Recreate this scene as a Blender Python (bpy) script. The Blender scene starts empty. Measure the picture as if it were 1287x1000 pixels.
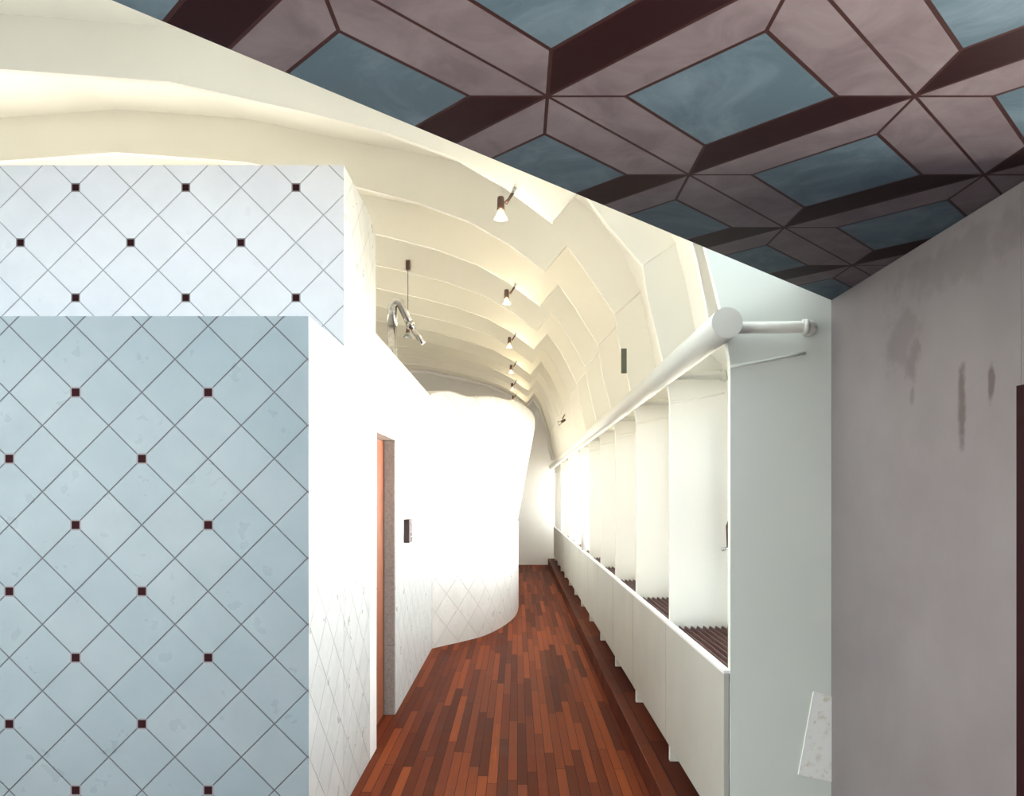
import bpy, bmesh, math, random
from mathutils import Vector, Matrix
random.seed(7)
S = bpy.context.scene
COL = S.collection

# ------------------------------------------------------------------ camera
F = 950.0                       # focal length in pixels of the 1287 px wide frame
cam = bpy.data.cameras.new('camera'); camo = bpy.data.objects.new('camera', cam); COL.objects.link(camo)
camo.location = (0, 0, 1.65); camo.rotation_euler = (math.pi / 2, 0, 0)
cam.sensor_width = 36; cam.lens = F / 1287 * 36
cam.shift_x = -6.5 / 1287; cam.shift_y = 122 / 1287
cam.clip_start = 0.05
S.camera = camo

# ------------------------------------------------------------------ world: bright hazy sky to the right, bluer and dimmer behind
W = bpy.data.worlds.new('sky'); S.world = W; W.use_nodes = True
nt = W.node_tree; nt.nodes.clear()
out = nt.nodes.new('ShaderNodeOutputWorld'); bg = nt.nodes.new('ShaderNodeBackground')
tc = nt.nodes.new('ShaderNodeTexCoord'); dot = nt.nodes.new('ShaderNodeVectorMath'); dot.operation = 'DOT_PRODUCT'
dot.inputs[1].default_value = (0.60, 0.80, 0.0)
sx = nt.nodes.new('ShaderNodeSeparateXYZ'); ax = nt.nodes.new('ShaderNodeMath'); ax.operation = 'MULTIPLY'; ax.inputs[1].default_value = -.75
a2 = nt.nodes.new('ShaderNodeMath'); a2.operation = 'MAXIMUM'; cx = nt.nodes.new('ShaderNodeCombineXYZ')
gz = nt.nodes.new('ShaderNodeMapRange'); gz.inputs[1].default_value = -.25; gz.inputs[2].default_value = .45; gz.interpolation_type = 'SMOOTHSTEP'
gm = nt.nodes.new('ShaderNodeMix'); gm.data_type = 'RGBA'; gm.clamp_result = False
mr = nt.nodes.new('ShaderNodeMapRange'); mr.inputs[1].default_value = 0.08; mr.inputs[2].default_value = 0.65
mr.interpolation_type = 'SMOOTHSTEP'
SKY_HI = (10.5, 10.9, 10.9, 1); VAULT_GLOW = (24.5, 22.8, 19.6, 1); SKY_LO = (0.15, 0.21, 0.24, 1); GROUND_LO = (.05, .035, .04, 1); ZENITH = (2.3, 2.55, 2.65, 1)
zr = nt.nodes.new('ShaderNodeMapRange'); zr.inputs[1].default_value = .2; zr.inputs[2].default_value = .75; zr.interpolation_type = 'SMOOTHSTEP'
zm = nt.nodes.new('ShaderNodeMix'); zm.data_type = 'RGBA'; zm.clamp_result = False; zm.inputs[7].default_value = ZENITH
mx = nt.nodes.new('ShaderNodeMix'); mx.data_type = 'RGBA'; mx.clamp_result = False
gm.inputs[6].default_value = GROUND_LO; gm.inputs[7].default_value = SKY_LO; hm = nt.nodes.new('ShaderNodeMix'); hm.data_type = 'RGBA'; hm.clamp_result = False      # glow added below the horizon to brighten the vault, hazy sky above
hm.inputs[6].default_value = VAULT_GLOW; hm.inputs[7].default_value = SKY_HI
hz = nt.nodes.new('ShaderNodeMapRange'); hz.inputs[1].default_value = -.15; hz.inputs[2].default_value = .10
L = nt.links
L.new(tc.outputs['Generated'], sx.inputs[0]); L.new(sx.outputs[0], ax.inputs[0]); L.new(sx.outputs[0], a2.inputs[0]); L.new(ax.outputs[0], a2.inputs[1]); L.new(a2.outputs[0], cx.inputs[0]); L.new(sx.outputs[1], cx.inputs[1])
L.new(sx.outputs[2], gz.inputs[0]); L.new(gz.outputs[0], gm.inputs[0]); L.new(sx.outputs[2], hz.inputs[0]); L.new(hz.outputs[0], hm.inputs[0]); L.new(hm.outputs[2], mx.inputs[7]); L.new(gm.outputs[2], zm.inputs[6]); L.new(sx.outputs[2], zr.inputs[0]); L.new(zr.outputs[0], zm.inputs[0]); L.new(zm.outputs[2], mx.inputs[6])
L.new(cx.outputs[0], dot.inputs[0]); L.new(dot.outputs['Value'], mr.inputs[0])
# bluer patch of daylight low behind the camera on the right
bd = nt.nodes.new('ShaderNodeVectorMath'); bd.operation = 'DOT_PRODUCT'; bd.inputs[1].default_value = (.86, -.45, -.22)
bm_ = nt.nodes.new('ShaderNodeMapRange'); bm_.inputs[1].default_value = .55; bm_.inputs[2].default_value = 1.0; bm_.interpolation_type = 'SMOOTHSTEP'
ba = nt.nodes.new('ShaderNodeMix'); ba.data_type = 'RGBA'; ba.blend_type = 'ADD'; ba.clamp_result = False; ba.inputs[7].default_value = (.55, .85, 1.1, 1)
L.new(tc.outputs['Generated'], bd.inputs[0]); L.new(bd.outputs['Value'], bm_.inputs[0]); L.new(bm_.outputs[0], ba.inputs[0]); L.new(mx.outputs[2], ba.inputs[6])
L.new(mr.outputs[0], mx.inputs[0]); L.new(ba.outputs[2], bg.inputs[0]); L.new(bg.outputs[0], out.inputs[0])
bg.inputs[1].default_value = 1.0
S.view_settings.view_transform = 'Standard'; S.view_settings.look = 'None'
S.view_settings.gamma = 1; S.view_settings.use_curve_mapping = False
S.view_settings.exposure = 0.42

FIN = [3.056 + 1.187 * k for k in range(13)]       # depth of every arched rib
FIN[1] = 4.26; FIN[2] = 5.47
BACK = 17.9

def portal(name, loc, rot, sx, sy):
    l = bpy.data.lights.new(name, 'AREA'); l.shape = 'RECTANGLE'; l.size = sx; l.size_y = sy
    l.cycles.is_portal = True
    o = bpy.data.objects.new(name, l); o.location = loc; o.rotation_euler = rot; COL.objects.link(o)
for k in range(12):
    portal('window_portal', (1.235, (FIN[k] + FIN[k + 1]) / 2, 1.56), (0, math.pi / 2, 0), 1.24, 1.12)

portal('window_portal', (-7.05, (FIN[0] + 12.5) / 2, 1.56), (0, -math.pi / 2, 0), 1.24, 12.5 - FIN[0])  # portal for the opening added in the unseen left wall

# ------------------------------------------------------------------ mesh helpers
class MB:
    """collects quads with uv in metres and builds ONE mesh object"""
    def __init__(s): s.bm = bmesh.new(); s.uv = s.bm.loops.layers.uv.new('UVMap')
    def face(s, pts, uvs=None, mi=0, smooth=False):
        vs = [s.bm.verts.new(p) for p in pts]
        f = s.bm.faces.new(vs); f.material_index = mi; f.smooth = smooth
        if uvs is None:
            f.normal_update(); n = f.normal
            a = max(range(3), key=lambda i: abs(n[i]))
            ix = [(1, 2), (0, 2), (0, 1)][a]
            uvs = [(p[ix[0]], p[ix[1]]) for p in pts]
        for l, u in zip(f.loops, uvs): l[s.uv].uv = u
        return f
    def box(s, x0, x1, y0, y1, z0, z1, mi=0, skip=''):
        P = lambda x, y, z: (x, y, z)
        if 'n' not in skip: s.face([P(x0, y0, z0), P(x1, y0, z0), P(x1, y0, z1), P(x0, y0, z1)], mi=mi)
        if 'f' not in skip: s.face([P(x1, y1, z0), P(x0, y1, z0), P(x0, y1, z1), P(x1, y1, z1)], mi=mi)
        if 'l' not in skip: s.face([P(x0, y1, z0), P(x0, y0, z0), P(x0, y0, z1), P(x0, y1, z1)], mi=mi)
        if 'r' not in skip: s.face([P(x1, y0, z0), P(x1, y1, z0), P(x1, y1, z1), P(x1, y0, z1)], mi=mi)
        if 't' not in skip: s.face([P(x0, y0, z1), P(x1, y0, z1), P(x1, y1, z1), P(x0, y1, z1)], mi=mi)
        if 'b' not in skip: s.face([P(x0, y1, z0), P(x1, y1, z0), P(x1, y0, z0), P(x0, y0, z0)], mi=mi)
    def tube(s, pts, rad, seg=16, caps=True, mi=0):
        pts = [Vector(p) for p in pts]; n = len(pts)
        rads = rad if isinstance(rad, (list, tuple)) else [rad] * n
        tang = [((pts[min(i + 1, n - 1)] - pts[max(i - 1, 0)]).normalized()) for i in range(n)]
        up = Vector((0, 0, 1)) if abs(tang[0].z) < .9 else Vector((1, 0, 0))
        u = tang[0].cross(up).normalized(); rings = []
        for i in range(n):
            u = (u - tang[i] * u.dot(tang[i])).normalized(); v = tang[i].cross(u)
            rings.append([s.bm.verts.new(pts[i] + rads[i] * (math.cos(a) * u + math.sin(a) * v))
                          for a in [2 * math.pi * j / seg for j in range(seg)]])
        for i in range(n - 1):
            for j in range(seg):
                f = s.bm.faces.new([rings[i][j], rings[i][(j + 1) % seg], rings[i + 1][(j + 1) % seg], rings[i + 1][j]])
                f.smooth = True; f.material_index = mi
        if caps:
            for r in (rings[0][::-1], rings[-1]):
                f = s.bm.faces.new(r); f.material_index = mi
    def lathe(s, prof, origin=(0, 0, 0), seg=24, mi=0):
        o = Vector(origin); rings = []
        for r, z in prof:
            rings.append([s.bm.verts.new(o + Vector((r * math.cos(2 * math.pi * j / seg), r * math.sin(2 * math.pi * j / seg), z))) for j in range(seg)])
        for i in range(len(prof) - 1):
            for j in range(seg):
                f = s.bm.faces.new([rings[i][j], rings[i][(j + 1) % seg], rings[i + 1][(j + 1) % seg], rings[i + 1][j]])
                f.smooth = True; f.material_index = mi
    def build(s, name, mats, parent=None, weld=True, bevel=0, fixn=True):
        if weld: bmesh.ops.remove_doubles(s.bm, verts=s.bm.verts, dist=1e-5)
        if fixn: bmesh.ops.recalc_face_normals(s.bm, faces=s.bm.faces)
        me = bpy.data.meshes.new(name); s.bm.to_mesh(me); s.bm.free()
        for m in (mats if isinstance(mats, (list, tuple)) else [mats]): me.materials.append(m)
        o = bpy.data.objects.new(name, me); COL.objects.link(o)
        if parent: o.parent = parent
        if bevel:
            b = o.modifiers.new('bevel', 'BEVEL'); b.width = bevel; b.segments = 2; b.limit_method = 'ANGLE'
        return o
def tag(o, label=None, cat=None, group=None, kind=None):
    if label: o['label'] = label
    if cat: o['category'] = cat
    if group: o['group'] = group
    if kind: o['kind'] = kind
    return o
def empty(name, loc, label, cat, group=None):
    o = bpy.data.objects.new(name, None); o.location = loc; o.empty_display_size = .05; COL.objects.link(o)
    return tag(o, label, cat, group)
def copy_tree(o, parent=None):
    c = o.copy(); COL.objects.link(c); c.parent = parent
    for ch in list(o.children): copy_tree(ch, c)
    return c

# ------------------------------------------------------------------ materials
class NT:
    def __init__(s, name):
        s.m = bpy.data.materials.new(name); s.m.use_nodes = True; s.t = s.m.node_tree
        s.b = s.t.nodes['Principled BSDF']
    def n(s, t, **k):
        x = s.t.nodes.new(t)
        for a, v in k.items(): setattr(x, a, v)
        return x
    def put(s, sock, v):
        if hasattr(v, 'links'): s.t.links.new(v, sock)
        elif v is not None: sock.default_value = v
    def math(s, op, a, b=None, c=None):
        x = s.n('ShaderNodeMath', operation=op)
        s.put(x.inputs[0], a); s.put(x.inputs[1], b); s.put(x.inputs[2], c)
        return x.outputs[0]
    def mix(s, f, a, b, mode='MIX'):
        x = s.n('ShaderNodeMix', data_type='RGBA', blend_type=mode)
        s.put(x.inputs[0], f); s.put(x.inputs[6], a); s.put(x.inputs[7], b)
        return x.outputs[2]
    def rng(s, v, a, b, c=0., d=1.):
        x = s.n('ShaderNodeMapRange'); s.put(x.inputs[0], v)
        for i, q in enumerate((a, b, c, d)): x.inputs[i + 1].default_value = q
        return x.outputs[0]
    def noise(s, scale, detail=3, vec=None, rough=.5, dist=0.):
        x = s.n('ShaderNodeTexNoise'); x.inputs['Scale'].default_value = scale; x.inputs['Detail'].default_value = detail
        x.inputs['Roughness'].default_value = rough; x.inputs['Distortion'].default_value = dist
        if vec is None: vec = s.obj()
        s.put(x.inputs['Vector'], vec); return x.outputs['Fac']
    def obj(s):
        return s.n('ShaderNodeNewGeometry').outputs['Position']
    def uvxy(s):
        x = s.n('ShaderNodeUVMap', uv_map='UVMap'); y = s.n('ShaderNodeSeparateXYZ'); s.put(y.inputs[0], x.outputs[0])
        return y.outputs[0], y.outputs[1]
    def bump(s, h, strength, dist=.01):
        x = s.n('ShaderNodeBump'); x.inputs['Strength'].default_value = strength; x.inputs['Distance'].default_value = dist
        s.put(x.inputs['Height'], h); s.put(s.b.inputs['Normal'], x.outputs[0])
    def fin(s, col, rough=.5, metal=0., spec=None):
        s.put(s.b.inputs['Base Color'], col); s.put(s.b.inputs['Roughness'], rough); s.put(s.b.inputs['Metallic'], metal)
        if spec is not None: s.b.inputs['Specular IOR Level'].default_value = spec
        return s.m

def plain(name, col, rough=.5, metal=0., var=.06, scale=6., bump=0.):
    N = NT(name); c = (*col, 1)
    d = tuple(x * (1 - var) for x in col) + (1,)
    cc = N.mix(N.rng(N.noise(scale, 4), .3, .7), d, c)
    if bump: N.bump(N.noise(scale * 8, 3), bump, .004)
    return N.fin(cc, rough, metal)

def tile_material(name, ou, ov, col, alt, line, dots, lw=.0017, lstr=1., d=.2916, rough=.32, vmax=99., umax=99.):
    """square tiles laid on the diagonal, d = diagonal, small dark square inserts on alternate crossings"""
    N = NT(name); u, v = N.uvxy(); below = N.math('MULTIPLY', N.math('LESS_THAN', v, vmax), N.math('LESS_THAN', u, umax)); 
    u = N.math('DIVIDE', N.math('SUBTRACT', u, ou), d); v = N.math('DIVIDE', N.math('SUBTRACT', v, ov), d)
    p = N.math('ADD', u, v); q = N.math('SUBTRACT', u, v)          # lattice lines at integers
    pr = N.math('SUBTRACT', p, N.math('ROUND', p)); qr = N.math('SUBTRACT', q, N.math('ROUND', q))
    w = lw / d * 1.0
    dist = N.math('MINIMUM', N.math('ABSOLUTE', pr), N.math('ABSOLUTE', qr))
    groove = N.rng(dist, w * .7, w * 2.6, 1., 0.)
    cell = N.n('ShaderNodeCombineXYZ'); N.put(cell.inputs[0], N.math('FLOOR', p)); N.put(cell.inputs[1], N.math('FLOOR', q))
    wn = N.n('ShaderNodeTexWhiteNoise', noise_dimensions='3D'); N.put(wn.inputs[0], cell.outputs[0])
    c = N.mix(wn.outputs['Value'], (*col, 1), (*alt, 1))
    c = N.mix(N.rng(N.noise(5, 5), .30, .80, 0., .6), c, (*[a * .86 for a in alt], 1))
    c = N.mix(N.math('MULTIPLY', groove, lstr), c, (*line, 1))
    if dots:
        # inserts at (i, j)*d with i+j even: rotate the index
        a = N.math('MULTIPLY', p, .5); b = N.math('MULTIPLY', q, .5)
        ar = N.math('MULTIPLY', N.math('SUBTRACT', a, N.math('ROUND', a)), 2.); br = N.math('MULTIPLY', N.math('SUBTRACT', b, N.math('ROUND', b)), 2.)
        du = N.math('ABSOLUTE', N.math('MULTIPLY', N.math('ADD', ar, br), .5))
        dv = N.math('ABSOLUTE', N.math('MULTIPLY', N.math('SUBTRACT', ar, br), .5))
        dm = N.math('ADD', N.math('MAXIMUM', du, dv), N.math('SUBTRACT', 1., below))
        rim = N.math('LESS_THAN', dm, .0235 / d); core = N.math('LESS_THAN', dm, .0175 / d)
        c = N.mix(rim, c, (.30, .27, .27, 1)); c = N.mix(core, c, (.035, .012, .014, 1))
        groove = N.math('MAXIMUM', groove, rim); N.put(N.b.inputs['Specular IOR Level'], N.math('MULTIPLY', N.math('SUBTRACT', 1., rim), .45))
    h = N.math('ADD', N.math('MULTIPLY', groove, -1.), N.math('MULTIPLY', N.noise(9, 3), .35))
    N.bump(h, .8, .008)
    return N.fin(c, N.rng(N.noise(11, 4), .3, .7, rough - .06, rough + .12))

M = {}
M['plaster'] = plain('white_painted_metal', (.72, .76, .69), .48, var=.04, scale=2.5, bump=.12)
M['vault'] = plain('vault_cream_paint', (.92, .905, .825), .6, var=.04, scale=1.6, bump=.12)
M['tube'] = plain('cream_enamel', (.66, .66, .59), .35, var=.03)
M['panel'] = plain('panel_paint', (.44, .44, .39), .45, var=.10, scale=3)
M['tile_low'] = tile_material('glazed_tile_pale_blue', -1.9425, 2.1015, (.34, .385, .40), (.30, .36, .38), (.13, .12, .12), True, vmax=2.28, umax=-1.2)
M['tile_high'] = tile_material('glazed_tile_white', -2.337, 2.694, (.90, .90, .92), (.86, .86, .90), (.46, .46, .48), True)
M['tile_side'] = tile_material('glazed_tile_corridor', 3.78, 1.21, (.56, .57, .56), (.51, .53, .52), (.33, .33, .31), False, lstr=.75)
M['tile_curve'] = tile_material('glazed_tile_curved', 0.05, .02, (.78, .77, .75), (.74, .73, .71), (.46, .44, .42), False, lstr=.7, d=.36)
M['brass'] = plain('bronze_metal', (.10, .06, .05), .4, .7)
M['steel'] = plain('polished_steel', (.62, .61, .60), .24, 1., var=.25, scale=30)
M['dark'] = plain('dark_plastic', (.045, .02, .025), .4)
M['orange_wood'] = plain('orange_door_wood', (.27, .08, .03), .5, var=.25, scale=9)
M['grate'] = plain('brown_slats', (.10, .04, .035), .5, var=.2)
M['darkwood'] = plain('dark_door_frame', (.022, .005, .006), .6)
M['darkwood'].node_tree.nodes['Principled BSDF'].inputs['Specular IOR Level'].default_value = .08
M['stone'] = plain('grey_speckled_stone', (.50, .49, .47), .5, var=.3, scale=60)
M['white'] = plain('white_trim', (.84, .84, .82), .4, var=.03)
M['hole'] = plain('dark_opening', (.13, .14, .11), .8)

# glass
N = NT('window_glass'); N.t.nodes.remove(N.b)
tr = N.n('ShaderNodeBsdfTransparent'); gl = N.n('ShaderNodeBsdfGlossy'); gl.inputs['Roughness'].default_value = .02
fr = N.n('ShaderNodeFresnel'); fr.inputs[0].default_value = 1.35; ms = N.n('ShaderNodeMixShader')
N.put(ms.inputs[0], fr.outputs[0]); N.put(ms.inputs[1], tr.outputs[0]); N.put(ms.inputs[2], gl.outputs[0])
N.put(N.t.nodes['Material Output'].inputs[0], ms.outputs[0]); M['glass'] = N.m
N = NT('lamp_glass'); N.b.inputs['Transmission Weight'].default_value = .7; M['lampglass'] = N.fin((.85, .9, .88, 1), .15)
N = NT('lamp_bulb_glow'); N.b.inputs['Emission Color'].default_value = (1, .82, .5, 1); N.b.inputs['Emission Strength'].default_value = 1.2
M['bulb'] = N.fin((.9, .8, .6, 1), .3)

# wooden strip floor
def wood(name, wstrip=.058, dim=1.):
    N = NT(name); u, v = N.uvxy()                    # u across, v along
    s = N.math('DIVIDE', u, wstrip); i = N.math('FLOOR', s); fr_ = N.math('FRACT', s)
    w1 = N.n('ShaderNodeTexWhiteNoise', noise_dimensions='1D'); N.put(w1.inputs['W'], i)
    t = N.math('ADD', N.math('DIVIDE', v, 1.15), N.math('MULTIPLY', w1.outputs['Value'], 7.3)); j = N.math('FLOOR', t); ft = N.math('FRACT', t)
    cell = N.n('ShaderNodeCombineXYZ'); N.put(cell.inputs[0], i); N.put(cell.inputs[1], j)
    w2 = N.n('ShaderNodeTexWhiteNoise', noise_dimensions='3D'); N.put(w2.inputs[0], cell.outputs[0])
    gv = N.n('ShaderNodeCombineXYZ'); N.put(gv.inputs[0], N.math('MULTIPLY', u, 60.)); N.put(gv.inputs[1], N.math('ADD', N.math('MULTIPLY', v, 2.5), N.math('MULTIPLY', w2.outputs['Value'], 30.)))
    g = N.noise(1., 5, gv.outputs[0], .6)
    r = N.n('ShaderNodeValToRGB'); e = r.color_ramp
    e.elements[0].position = 0; e.elements[0].color = (.065, .015, .008, 1)
    e.elements[1].position = 1; e.elements[1].color = (.46, .115, .026, 1)
    x = e.elements.new(.45); x.color = (.15, .033, .014, 1); x = e.elements.new(.8); x.color = (.25, .06, .019, 1)
    N.put(r.inputs[0], N.math('ADD', N.math('MULTIPLY', w2.outputs['Value'], .72), N.math('MULTIPLY', N.math('SUBTRACT', g, .4), .6)))
    gap = N.math('MAXIMUM', N.math('LESS_THAN', fr_, .055), N.math('LESS_THAN', ft, .004))
    c = N.mix(gap, r.outputs[0], (.02, .006, .004, 1))
    worn = N.rng(N.noise(3.2, 5), .56, .75, 0., .05)
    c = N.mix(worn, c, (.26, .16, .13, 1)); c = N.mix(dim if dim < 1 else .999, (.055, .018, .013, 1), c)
    N.bump(N.math('SUBTRACT', N.math('MULTIPLY', g, .25), gap), .35, .004)
    return N.fin(c, N.rng(g, .3, .7, .45, .6), spec=.03)
M['floor'] = wood('red_brown_strip_floor')
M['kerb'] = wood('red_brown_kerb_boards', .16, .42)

# soffit: flat relief-like pattern of diamonds
def soffit():
    N = NT('patterned_soffit_tile'); u, v = N.uvxy()
    e = .788; a = .922 * e; ox = .076 * e; oz = 950 * .001996 * e; b = .9294 * e
    U = N.math('DIVIDE', N.math('SUBTRACT', u, ox), a); V = N.math('DIVIDE', N.math('SUBTRACT', v, oz), b)
    p = N.math('ADD', U, V); q = N.math('SUBTRACT', U, V)          # cell = unit square in (p,q), nodes at integers
    fp = N.math('SUBTRACT', N.math('FRACT', p), .5); fq = N.math('SUBTRACT', N.math('FRACT', q), .5)
    ap = N.math('ABSOLUTE', fp); aq = N.math('ABSOLUTE', fq); m = N.math('MAXIMUM', ap, aq)
    inner = .2875
    cell = N.n('ShaderNodeCombineXYZ'); N.put(cell.inputs[0], N.math('FLOOR', p)); N.put(cell.inputs[1], N.math('FLOOR', q))
    wn = N.n('ShaderNodeTexWhiteNoise', noise_dimensions='3D'); N.put(wn.inputs[0], cell.outputs[0])
    isin = N.math('LESS_THAN', m, inner)
    # face with +p dominating is the dark riser (towards larger x and larger depth)
    dark = N.math('MULTIPLY', N.math('GREATER_THAN', fp, aq), N.math('SUBTRACT', 1., isin))
    blot = N.noise(7, 5, None, .6, .8)
    beige = N.mix(N.rng(blot, .35, .7), (.080, .062, .068, 1), (.122, .10, .107, 1))
    blue = N.mix(N.rng(N.noise(4, 5, None, .65, 1.2), .42, .68), (.045, .070, .088, 1), (.08, .112, .135, 1))
    blue = N.mix(N.rng(N.noise(9, 6, None, .7, 2.), .60, .70, 0., .5), blue, (.06, .06, .075, 1))
    c = N.mix(isin, beige, blue); c = N.mix(dark, c, (.009, .0012, .002, 1))
    lines = N.math('LESS_THAN', N.math('ABSOLUTE', N.math('SUBTRACT', m, inner)), .008)
    edge = N.math('GREATER_THAN', m, .4935)
    diag = N.math('MULTIPLY', N.math('LESS_THAN', N.math('ABSOLUTE', N.math('SUBTRACT', ap, aq)), .010), N.math('SUBTRACT', 1., isin))
    ln = N.math('MAXIMUM', N.math('MAXIMUM', lines, edge), diag)
    c = N.mix(ln, c, (.022, .008, .008, 1))
    N.bump(N.math('ADD', N.math('MULTIPLY', ln, -1.), N.math('MULTIPLY', blot, .25)), .5, .006)
    return N.fin(c, .5, spec=.08)
M['soffit'] = soffit()

# right wall with stains
def stained():
    N = NT('grey_wall_with_stains'); pos = N.obj()
    sp = N.n('ShaderNodeSeparateXYZ'); N.put(sp.inputs[0], pos); y, z = sp.outputs[1], sp.outputs[2]
    nz = N.noise(16, 4)
    base = N.mix(N.rng(N.noise(2.2, 5), .3, .7), (.17, .145, .148, 1), (.22, .193, .193, 1))
    tot = None
    for (cy, cz, ry, rz, st) in ((2.155, 1.885, .020, .13, .75), (2.025, 1.96, .014, .055, .8), (2.43, 2.09, .05, .07, .45), (2.50, 2.17, .11, .10, .3), (2.2, 2.33, .35, .08, .22), (2.43, 1.97, .015, .03, .4)):
        dy = N.math('DIVIDE', N.math('SUBTRACT', y, cy), ry); dz = N.math('DIVIDE', N.math('SUBTRACT', z, cz), rz)
        r = N.math('SQRT', N.math('ADD', N.math('MULTIPLY', dy, dy), N.math('MULTIPLY', dz, dz)))
        k = N.math('MULTIPLY', N.rng(N.math('ADD', r, N.math('MULTIPLY', N.math('SUBTRACT', nz, .5), 2.4)), .55, 1.15, 1., 0.), st)
        tot = k if tot is None else N.math('MAXIMUM', tot, k)
    c = N.mix(tot, base, (.06, .035, .032, 1))
    N.bump(N.noise(30, 3), .12, .004)
    return N.fin(c, .5)
M['stained'] = stained()
N = NT('speckled_sun_patch_paint')
M['patch'] = N.fin(N.mix(N.rng(N.noise(22, 6, None, .7), .54, .74), (.88, .88, .83, 1), (.62, .54, .40, 1)), .7)  # pale tone is sunlight put into the colour, darker tone is rust specks

# ------------------------------------------------------------------ arched rib profile
def prof(k):
    """inner and outer curve of rib k from the right foot to the left foot, (x, z)"""
    ri = .04 * (k - 2) - (.04 if k <= 1 else 0)
    up = lambda h: h + ri * min(1, max(0, (h - 2.9) / .35))
    A = [(.862, .15, 1.20, .15), (.862, 2.17, 1.20, 2.17), (.858, 2.21, 1.19, 2.21), (.849, 2.26, 1.185, 2.26), (.839, 2.31, 1.16, 2.31), (.826, 2.385, 1.155, 2.385),
         (.812, 2.45, 1.02, 2.50), (.735, 2.76, .95, 2.85), (.708, 2.96, .89, 3.12), (.507, 3.255, .76, 3.42), (.36, 3.46, .58, 3.66)]
    B = [(.20, 3.27, .42, 3.80), (-.06, 3.465, .1, 3.93), (-.347, 3.63, -.30, 4.03), (-.72, 3.766, -.70, 4.12), (-1.16, 3.88, -1.15, 4.20), (-1.96, 4.06, -1.96, 4.37), (-2.9, 4.13, -2.9, 4.44)]
    A = [(a, up(b), c, up(d)) for a, b, c, d in A] + [(a, b + ri, c, d + ri) for a, b, c, d in B]
    mir = [(-5.8 - a, b, -5.8 - c, d) for a, b, c, d in A[:-1]][::-1]
    return A + mir

NEARX = 1.27
def up_z(k, h): return h + (.04 * (k - 2) - (.04 if k <= 1 else 0)) * min(1, max(0, (h - 2.9) / .35))
ords = ['nearest', 'second', 'third', 'fourth', 'fifth', 'sixth', 'seventh', 'eighth', 'ninth', 'tenth', 'eleventh', 'twelfth', 'thirteenth']
for k, y in enumerate(FIN):
    P = prof(k); m = MB(); t = .035
    if k == 0: P = [(a, b, (max(c, NEARX) if (i < 7 ) else c), d) for i, (a, b, c, d) in enumerate(P)]
    for i in range(len(P) - 1):
        a, b = P[i], P[i + 1]
        for yy in (y, y + t):
            m.face([(a[0], yy, a[1]), (a[2], yy, a[3]), (b[2], yy, b[3]), (b[0], yy, b[1])])
        m.face([(a[0], y, a[1]), (b[0], y, b[1]), (b[0], y + t, b[1]), (a[0], y + t, a[1])])
        m.face([(a[2], y, a[3]), (b[2], y, b[3]), (b[2], y + t, b[3]), (a[2], y + t, a[3])])
    if k == 0:
        m.box(.862, NEARX, y, y + t, 0, .15)
    o = m.build('trim_%d' % (k + 1), M['plaster'] if k < 1 else M['vault'])
    tag(o, '%s white arched rib of the vault counted from the camera, its leg standing on the kerb' % ords[k], 'arched rib', kind='structure')
    s = MB()
    s.tube([(.864, y - .001, 2.17), (.95, y - .001, 2.183), (1.05, y - .001, 2.202), (1.165, y - .001, 2.225)], .006, 8)
    s.tube([(.708, y - .001, up_z(k, 2.96)), (.89, y - .001, up_z(k, 3.12))], .006, 8)
    s.build('weld_seam', M['plaster'] if k == 0 else M['vault'], o)
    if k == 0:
        s = MB()   # sun patch low on the near rib, painted as a pale speckled plate
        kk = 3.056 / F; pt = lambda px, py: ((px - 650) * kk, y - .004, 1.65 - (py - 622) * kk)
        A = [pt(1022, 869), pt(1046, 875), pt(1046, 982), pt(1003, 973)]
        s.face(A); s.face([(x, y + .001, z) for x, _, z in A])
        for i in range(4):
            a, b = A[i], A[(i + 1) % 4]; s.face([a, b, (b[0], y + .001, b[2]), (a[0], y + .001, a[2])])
        tag(s.build('painted_sun_patch', M['patch'], o), 'pale painted sun patch with rust specks')
    if k == 2:
        s = MB(); s.box(.752, .792, y - .004, y + .001, 2.53, 2.71)
        tag(s.build('vent_slot', M['hole'], o), 'dark narrow slot')

# vault roof plates: lofts between the ribs along their outer curves
m = MB()
for k in range(len(FIN)):
    P0 = prof(k); y0 = FIN[k]
    if k + 1 < len(FIN): P1 = prof(k + 1); y1 = FIN[k + 1]
    else: P1 = prof(k + 1); y1 = BACK + .1
    if k == 0: y0 += .02
    for i in range(1, len(P0) - 2):
        a, b, c, d = P0[i], P0[i + 1], P1[i + 1], P1[i]
        def q(p, y): return (p[2], y, p[3])
        if k == 0 and 6 <= i <= 9:       # skylight in the first bay leaves only strips by the ribs
            for f0, f1 in ((0, .06), (.77, 1)):
                L_ = lambda p, r, f: (p[2] + (r[2] - p[2]) * f, y0 + (y1 - y0) * f, p[3] + (r[3] - p[3]) * f)
                m.face([L_(a, d, f0), L_(b, c, f0), L_(b, c, f1), L_(a, d, f1)])
            continue
        m.face([q(a, y0), q(b, y0), q(c, y1), q(d, y1)])
o = m.build('ceiling', M['vault']); tag(o, 'cream painted vaulted ceiling stepping from rib to rib', 'ceiling', kind='structure')
sm = o.modifiers.new('solid', 'SOLIDIFY'); sm.thickness = .05; sm.offset = 1

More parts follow.
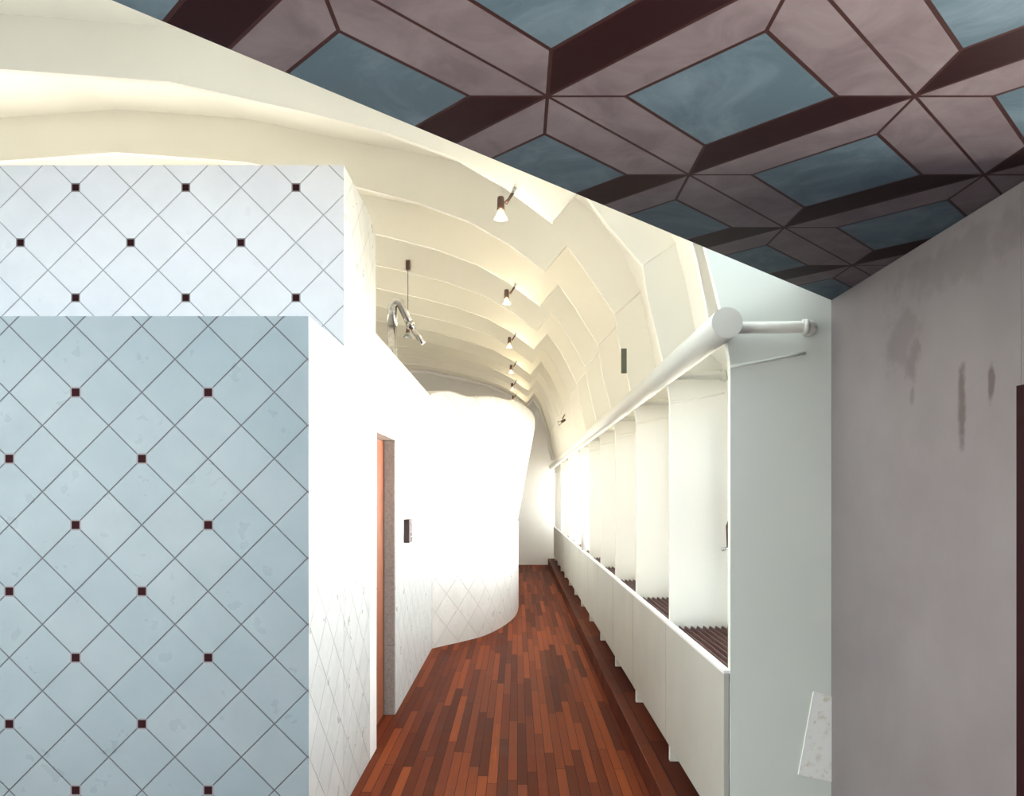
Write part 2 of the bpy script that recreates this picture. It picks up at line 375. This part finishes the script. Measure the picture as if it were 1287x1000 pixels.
# skylight pane of the first bay
sk = MB(); P0, P1 = prof(0), prof(1)
for i in range(6, 10):
    L_ = lambda p, r, f: (p[2] + (r[2] - p[2]) * f, FIN[0] + (FIN[1] - FIN[0]) * f, p[3] + .02 + (r[3] - p[3]) * f)
    sk.face([L_(P0[i], P1[i], .06), L_(P0[i + 1], P1[i + 1], .06), L_(P0[i + 1], P1[i + 1], .77), L_(P0[i], P1[i], .77)])
o = sk.build('window_13', M['glass']); tag(o, 'glazed slot high in the right slope of the vault beside the nearest rib', 'skylight', kind='structure')

# outer right wall with windows between the ribs
m = MB(); m.box(1.20, 1.30, FIN[0] + .035, BACK, 0, .93); m.box(1.20, 1.30, FIN[0] + .035, BACK, 2.17, 2.30)
o = m.build('wall_right', M['white']); tag(o, 'white outer wall behind the ribs on the right, above and below the windows', 'wall', kind='structure')
for k in range(12):
    y0, y1 = FIN[k] + .035, FIN[k + 1]; m = MB()
    w = .035
    m.box(1.185, 1.225, y0, y1, .93, .965); m.box(1.185, 1.225, y0, y1, 2.135, 2.17)
    m.box(1.185, 1.225, y0, y0 + w, .965, 2.135); m.box(1.185, 1.225, y1 - w, y1, .965, 2.135)
    o = m.build('window_%d' % (k + 1), M['white']); tag(o, 'tall bright window between the ribs, %s from the camera' % ords[k], 'window', kind='structure')
    g = MB(); g.face([(1.205, y0 + w, .965), (1.205, y1 - w, .965), (1.205, y1 - w, 2.135), (1.205, y0 + w, 2.135)]); g.build('pane', M['glass'], o)
# left outer wall, back wall
m = MB(); m.box(-7.1, -7.0, FIN[0], BACK, 0, .93); m.box(-7.1, -7.0, FIN[0], BACK, 2.17, 2.3); m.box(-7.1, -7.0, 12.5, BACK, .93, 2.17)  # unseen opening left in this wall, added to send light up to the vault
tag(m.build('wall_left', M['white']), 'white outer wall on the far left beyond the tiled rooms', 'wall', kind='structure')
m = MB(); P = prof(13)
for i in range(len(P) - 1):
    a, b = P[i], P[i + 1]
    if abs(a[2] - b[2]) > .001 : m.face([(a[2], BACK, a[3] - .0), (b[2], BACK, b[3]), (b[2], BACK, 0), (a[2], BACK, 0)])
o = m.build('wall_back', M['white']); tag(o, 'plain white end wall of the corridor under the vault', 'wall', kind='structure')
# bright round moulding where the vault meets the end wall
m = MB(); P = [p for p in prof(12) if p[1] > 2.3][0:]
P = [p for p in P if p[0] > -5.0]
m.tube([(p[0], FIN[12] - .03, p[1]) for p in P if p[3] > 2.4], .042, 10)
o = m.build('trim_14', M['white']); tag(o, 'pale rounded moulding curving along the top of the end wall', 'moulding', kind='structure')

# floor + kerb
m = MB(); m.face([(-8, 3.0, 0), (3, 3.0, 0), (3, BACK + .1, 0), (-8, BACK + .1, 0)])
tag(m.build('floor', M['floor']), 'floor of narrow red-brown wooden strips running down the corridor', 'floor', kind='structure')
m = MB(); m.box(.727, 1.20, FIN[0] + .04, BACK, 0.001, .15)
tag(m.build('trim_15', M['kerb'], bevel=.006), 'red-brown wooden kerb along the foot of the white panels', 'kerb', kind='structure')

m = MB(); m.face([(-5.2, -2.5, 0), (1.7, -2.5, 0), (1.7, 3.0, 0), (-5.2, 3.0, 0)])  # unseen floor, made grey so the bounced light is less orange
tag(m.build('floor_added_near', plain('grey_bounce_floor', (.14, .115, .12), .6)), 'unseen grey floor added for neutral bounce light, in front of the wooden strip floor', 'floor', kind='structure')
m = MB(); m.box(-3.45, -3.30, -2.5, 3.32, 0, 2.6)  # unseen wall added to block low light from the left
tag(m.build('wall_light_block_left', M['white']), 'unseen white wall added to cut light from the left of the tiled blocks', 'wall', kind='structure')

# near right: grey wall, soffit, dark jamb
m = MB(); m.box(NEARX, NEARX + .35, 1.905, FIN[0] + .2, 0, 2.437); m.box(NEARX, NEARX + .35, 1.75, 1.904, 1.926, 2.437)
tag(m.build('wall_near_right', M['stained']), 'stained grey wall at the right under the patterned soffit', 'wall', kind='structure')
m = MB(); m.box(NEARX - .012, NEARX + .36, 1.80, 1.905, 0, 1.925)
tag(m.build('door_1', M['darkwood']), 'dark brown upright door frame at the right edge', 'door frame', kind='structure')
m = MB(); E = [(1.27, 3.056), (-2.35, -.444), (2.2, -.444), (2.2, 1.8), (1.63, 1.8), (1.63, 3.2), (1.27, 3.2)]
zb = 2.438
m.face([(x, y, zb) for x, y in E]); m.face([(x, y, zb + .14) for x, y in E])
for i in range(len(E)):
    a, b = E[i], E[(i + 1) % len(E)]; m.face([(*a, zb), (*b, zb), (*b, zb + .14), (*a, zb + .14)], mi=1)
tag(m.build('ceiling_near', [M['soffit'], M['darkwood']]), 'dark low soffit patterned with blue diamonds, beige bands and black-brown bands', 'soffit', kind='structure')

# ------------------------------------------------------------------ tiled rooms on the left
XL = -.917
Y1, Y2, XD = 4.92, 5.69, -1.0
m = MB(); m.box(-5.2, XL, 3.325, 3.995, 0, 2.437, 0, skip='rf')
m.face([(XL, 3.325, 0), (XL, 3.995, 0), (XL, 3.995, 2.437), (XL, 3.325, 2.437)], mi=1)
tag(m.build('tiled_block', [M['tile_low'], M['tile_side']]), 'low pale blue block of diagonal tiles with small dark inserts, in the left foreground', 'tiled block', 'tiled blocks on the left')
m = MB(); m.box(-5.2, XL, 4.0, 4.70, 0, 3.395, 0, skip='r'); m.box(-5.2, XL, 4.70, 4.90, 2.062, 3.33, 0, skip='r'); m.box(-5.2, XD - .001, 4.70, 4.90, 0, 2.062, 0)
m.face([(XL, 4.0, 0), (XL, 4.70, 0), (XL, 4.70, 3.395), (XL, 4.0, 3.395)], mi=1)
m.face([(XL, 4.7, 2.062), (XL, 4.90, 2.062), (XL, 4.90, 3.33), (XL, 4.70, 3.395)], mi=1)
tag(m.build('tiled_block', [M['tile_high'], M['tile_side']]), 'taller white block of diagonal tiles with small dark inserts, rising behind the low blue one', 'tiled block', 'tiled blocks on the left')
# corridor wall with the door recess
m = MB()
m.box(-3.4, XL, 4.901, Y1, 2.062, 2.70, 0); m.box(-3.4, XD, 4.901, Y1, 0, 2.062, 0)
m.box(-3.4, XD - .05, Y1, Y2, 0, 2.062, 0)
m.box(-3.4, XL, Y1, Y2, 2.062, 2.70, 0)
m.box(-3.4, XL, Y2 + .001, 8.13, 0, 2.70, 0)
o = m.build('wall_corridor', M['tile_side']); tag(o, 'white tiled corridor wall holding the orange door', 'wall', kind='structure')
m = MB()
for z0, z1 in ((0, .52), (.523, 1.04), (1.043, 1.56), (1.563, 2.062)):
    m.box(XD, XL + .002, 4.702, Y1, z0 + .0, z1)
tag(m.build('trim_16', M['white'], bevel=.002), 'white stone door surround, near jamb', 'door jamb', kind='structure')
m = MB()
for z0, z1 in ((0, .52), (.523, 1.04), (1.043, 1.56), (1.563, 2.055)):
    m.box(XD, XL - .004, Y2 - .012, Y2 + .001, z0, z1)
tag(m.build('trim_17', M['stone'], bevel=.001), 'grey speckled stone lining on the far jamb of the door', 'door jamb', kind='structure')
d = MB(); d.box(XD - .045, XD - .003, Y1 + .01, Y2 - .015, .005, 2.055)
o = d.build('door_2', M['orange_wood'], bevel=.003); tag(o, 'orange brown wooden door set back in the tiled wall', 'door', kind='structure')

# curved tiled room bulging into the corridor
base = [(-.93, 8.14), (-.78, 8.34), (-.604, 8.565), (-.394, 8.906), (-.2, 9.5), (-.054, 10.25), (0, 11.1), (-.02, 11.9), (-.16, 12.7), (-.5, 13.4), (-1.1, 13.9), (-3.4, 14.1)]
tops = [2.74, 2.79, 2.76, 2.79, 2.81, 2.78, 2.76, 2.72, 2.72, 2.72, 2.72, 2.72]
flare = [0, .05, .12, .19, .24, .26, .26, .26, .22, .2, .15, .1]
def catmull(P, n):
    R = []
    for i in range(len(P) - 1):
        p0, p1, p2, p3 = P[max(i - 1, 0)], P[i], P[i + 1], P[min(i + 2, len(P) - 1)]
        for j in range(n):
            t = j / n
            R.append(tuple(.5 * (2 * b + (c - a) * t + (2 * a - 5 * b + 4 * c - d_) * t * t + (-a + 3 * b - 3 * c + d_) * t ** 3) for a, b, c, d_ in zip(p0, p1, p2, p3)))
    R.append(P[-1]); return R
Q = catmull([(x, y, t, f) for (x, y), t, f in zip(base, tops, flare)], 6)
levels = [(0, 0), (.6, 0), (1.25, 0), (1.26, .0), (1.45, .14), (1.7, .31), (1.95, .48), (2.2, .66), (2.4, .82), (2.55, .94), (2.65, 1.0), (2.70, 1.0), (2.72, .97)]
m = MB(); grid = []; s_ = 0
for i, (x, y, tp, fl) in enumerate(Q):
    a, b = Q[max(i - 1, 0)], Q[min(i + 1, len(Q) - 1)]
    tx, ty = b[0] - a[0], b[1] - a[1]; l = math.hypot(tx, ty); nx, ny = ty / l, -tx / l
    if i: s_ += math.hypot(x - Q[i - 1][0], y - Q[i - 1][1])
    # scalloped crest
    crest = tp + .010 * math.sin(s_ * 9.5) * max(0, min(1, (1.9 - s_)))
    col_ = []
    for z, w in levels:
        zz = z if z < 2.3 else 2.3 + (z - 2.3) * (crest - 2.3) / .42
        o_ = fl * w + (.018 if z <= 1.25 else 0)
        col_.append(((x + nx * o_, y + ny * o_, zz), (s_, zz)))
    grid.append(col_)
for i in range(len(grid) - 1):
    for j in range(len(levels) - 1):
        a, b, c, d_ = grid[i][j], grid[i + 1][j], grid[i + 1][j + 1], grid[i][j + 1]
        m.face([a[0], b[0], c[0], d_[0]], [a[1], b[1], c[1], d_[1]], smooth=(j not in (2,)))
for i in range(len(grid) - 1):   # top closes back to the inside
    a, b = grid[i][-1][0], grid[i + 1][-1][0]
    m.face([a, b, (-3.4, b[1], b[2] - .05), (-3.4, a[1], a[2] - .05)])
o = m.build('wall_curved', M['tile_curve'], fixn=False); tag(o, 'curved white tiled wall bulging and flaring outward into the corridor', 'wall', kind='structure')

# ------------------------------------------------------------------ right side things
for k in range(12):
    y0, y1 = FIN[k], FIN[k + 1]
    where = 'running from the nearest rib towards the camera end' if k == 0 else 'counted from the camera end'
    e = empty('parapet_panel', (.855, (y0 + y1) / 2, .27), '%s low white panel between the ribs, counted from the camera, above the wooden kerb' % ords[k].capitalize(), 'panel', 'low white panels along the right side')
    hy = (y1 - y0) / 2 - .007
    p = MB(); p.box(-.018, .004, -hy, hy, 0, .655); p.build('panel_sheet', M['panel'], e, bevel=.002)
    p = MB(); p.box(-.020, .012, -hy, hy, .655, .670); p.build('lit_edge_strip', M['white'], e, bevel=.003)  # lit top edge of the panel, put in as a lighter strip
    # slatted grille on the sill behind the panel
    g = MB(); n = 9
    for j in range(n):
        x = .893 + j * .0345
        g.face([(x, y0 + .04, .86), (x + .018, y0 + .04, .915), (x + .018, y1 - .004, .915), (x, y1 - .004, .86)])
        g.face([(x + .006, y0 + .04, .857), (x + .024, y0 + .04, .912), (x + .024, y1 - .004, .912), (x + .006, y1 - .004, .857)])
        g.face([(x + .018, y0 + .04, .915), (x + .024, y0 + .04, .912), (x + .024, y1 - .004, .912), (x + .018, y1 - .004, .915)])
        g.face([(x, y0 + .04, .86), (x + .006, y0 + .04, .857), (x + .024, y0 + .04, .912), (x + .018, y0 + .04, .915)])
    g.box(.89, 1.2, y0 + .04, y1 - .004, .835, .85)
    o = g.build('slatted_grille', M['grate'])
    tag(o, 'dark brown slatted grille on the sill behind the %s low white panel from the camera' % ords[k], 'grille', 'slatted grilles on the window sill')

# long round tube with brackets at every rib
e = empty('long_tube', (.806, 2.9, 2.312), 'thick cream painted tube running the length of the corridor in front of the ribs', 'tube')
t = MB(); t.tube([(0, 0, 0), (0, 5, 0), (0, 10, 0), (0, BACK - 3.0, 0)], .0595, 40); t.build('tube_body', M['tube'], e)
for k, y in enumerate(FIN):
    b = MB(); yy = y - .062 - 2.9 + (.0)
    b.tube([(.05, yy, .0), (.33, yy, .004), (.350, yy, .004), (.362, yy + .012, .004), (.366, yy + .030, .004), (.366, yy + .062, .004)], [.0235, .0235, .027, .027, .027, .027], 20)
    b.tube([(.325, yy, .004), (.345, yy, .004)], .030, 20)
    b.build('bracket', M['tube'], e)
o = empty('down_pipe', (.90, 9.6, .95), 'white down pipe leaving the long tube in a bend and dropping beside a rib', 'pipe')
b = MB(); b.tube([(-.088, .70, 1.265), (-.08, .60, 1.255), (-.07, .45, 1.21), (-.055, .22, 1.13), (-.05, .06, 1.0), (-.05, 0, .85), (-.05, 0, 0)], .036, 16); b.build('pipe_bend', M['white'], o)

# window crank by the nearest rib
o = empty('window_crank', (1.186, 4.165, 1.36), 'dark metal window crank standing out from the frame beside the nearest rib', 'crank')
b = MB(); b.box(-.010, 0, -.02, .02, -.04, .34); b.build('mounting_bar', M['brass'], o, bevel=.003)
b = MB(); b.tube([(-.012, 0, .16), (-.03, -.005, .12), (-.026, -.01, .0)], .008, 10); b.build('crank_arm', M['brass'], o)
b = MB(); b.tube([(-.022, -.01, 0), (-.062, -.012, -.008)], [.007, .011], 10); b.build('knob', M['steel'], o)
o = MB(); o.lathe([(0.001, 0), (.016, 0), (.018, .02), (.012, .03), (.016, .045), (.001, .052)], (1.168, 4.05, .915), 16)
tag(o.build('window_stay', M['white']), 'small white window stay on the slatted grille beside the nearest rib', 'window stay')

# ------------------------------------------------------------------ door phone on the tiled wall
o = empty('wall_intercom', (XL, 6.1, 1.265), 'dark brown intercom box on the white tiled wall beside the door', 'intercom')
b = MB(); b.box(0.0, .006, -.10, .10, -.012, .205); b.build('back_plate', M['white'], o)
b = MB(); b.box(.006, .052, -.03, .14, 0, .19); b.build('housing', M['dark'], o, bevel=.005)
for z in (.045, .085, .16):
    b = MB(); b.lathe([(0.0005, .006), (.008, .005), (.010, 0)], (0, 0, 0), 14)
    q = b.build('button', M['steel'], o); q.location = (.052, .055, z); q.rotation_euler = (0, math.pi / 2, 0)

# ------------------------------------------------------------------ clip-on spotlights under the ribs
def make_spot(loc):
    o = empty('spotlight', loc, 'x', 'spotlight', 'clip-on spotlights under the ribs')
    # origin: the rib edge it clips to
    b = MB(); b.tube([(.012, -.012, .02), (.0, -.012, -.02)], .005, 8); b.tube([(.024, -.012, .012), (.004, -.012, -.024)], .004, 8); b.tube([(-.002, -.012, -.012), (.016, -.012, -.018)], .006, 8)
    b.build('clamp', M['steel'], o)
    b = MB(); b.tube([(.004, -.012, -.018), (-.016, -.015, -.05), (-.034, -.018, -.075)], [.009, .008, .011], 10); b.build('arm', M['brass'], o)
    b = MB(); b.lathe([(.001, .034), (.015, .034), (.019, .028), (.021, -.03), (.023, -.042), (.001, -.042)], (-.062, -.018, -.073), 18)
    b.build('lamp_body', M['brass'], o)
    b = MB(); b.lathe([(.021, -.043), (.026, -.06), (.034, -.078), (.040, -.092), (.038, -.092), (.031, -.078), (.022, -.058), (.018, -.044)], (-.062, -.018, -.073), 22)
    b.build('lamp_shade', M['lampglass'], o)
    b = MB(); b.lathe([(.001, -.043), (.010, -.046), (.013, -.062), (.008, -.074), (.001, -.077)], (-.062, -.018, -.073), 14)
    b.build('bulb', M['bulb'], o)
    return o
def edge_z(k, x):
    P = prof(k)
    for a, b in zip(P[11:], P[12:]):
        if b[0] <= x <= a[0]: return a[1] + (b[1] - a[1]) * (a[0] - x) / (a[0] - b[0])
    return 3.5
names = ['nearest and largest clip-on spotlight, hanging from the second rib', 'second nearest clip-on spotlight in the row under the vault', 'third clip-on spotlight in the row under the vault, counted from the camera',
         'fourth clip-on spotlight in the row under the vault, counted from the camera', 'fifth clip-on spotlight in the row, just above the end moulding', 'farthest clip-on spotlight in the row, at the end moulding']
sp0 = None
for i, k in enumerate((1, 3, 5, 7, 9, 11)):
    x = -.03
    if sp0 is None: o = sp0 = make_spot((x, FIN[k] + .0, edge_z(k, x)))
    else: o = copy_tree(sp0); o.location = (x, FIN[k], edge_z(k, x))
    o['label'] = names[i]
    l = bpy.data.lights.new('lamp', 'POINT'); l.energy = 5; l.color = (1, .80, .50); l.shadow_soft_size = .03
    lo = bpy.data.objects.new('lamp', l); lo.location = (x - .062, FIN[k] - .09, edge_z(k, x) - .20); COL.objects.link(lo)
o = copy_tree(sp0); o.rotation_euler = (0, math.radians(-60), math.radians(180)); o.location = (.73, FIN[7], 2.86); o['label'] = 'small spotlight alone on the right slope of the vault, above the long tube'

# pendant lamp on a wire
y = FIN[4] - .012
o = empty('pendant_lamp', (-1.125, y, 4.02), 'small pendant lamp on a long thin wire behind the bent steel pipe', 'pendant lamp')
b = MB(); b.box(-.022, .022, -.02, .012, -.05, .05); b.build('ceiling_block', M['brass'], o, bevel=.003)
b = MB(); b.tube([(0, -.01, -.05), (0, -.01, -.62)], .0035, 8); b.build('wire', M['brass'], o)
b = MB(); b.lathe([(.001, -.60), (.012, -.61), (.02, -.68), (.024, -.70), (.001, -.70)], (0, -.01, 0), 14); b.build('lamp_body', M['brass'], o)
b = MB(); b.lathe([(.022, -.70), (.05, -.745), (.047, -.747), (.018, -.705)], (0, -.01, 0), 16); b.build('lamp_shade', M['lampglass'], o)

# bent steel flue standing on the room roof
o = empty('bent_steel_pipe', (-1.075, 6.5, 2.70), 'bent polished steel pipe rising above the tiled corridor wall', 'pipe')
R = .042; top = .60
b = MB(); b.tube([(0, 0, 0), (0, 0, .2), (0, 0, .40)], R, 24); b.build('riser', M['steel'], o)
pts = []
for a in range(0, 156, 12):
    t_ = math.radians(a); pts.append((.043 - .043 * math.cos(t_), 0, .555 + .055 * math.sin(t_)))
end = (.157, 0, .414)
b = MB(); b.tube([(0, 0, .40)] + pts + [end], [R * 1.02] * (len(pts)) + [R * .9, R * .85], 24); b.build('bend', M['steel'], o)
b = MB(); b.tube([(.148, 0, .427), (.166, 0, .401)], R * .98, 24); b.build('collar', M['steel'], o)
b = MB(); b.tube([end, (.267, 0, .25)], R * .62, 24); b.build('spout', M['steel'], o)
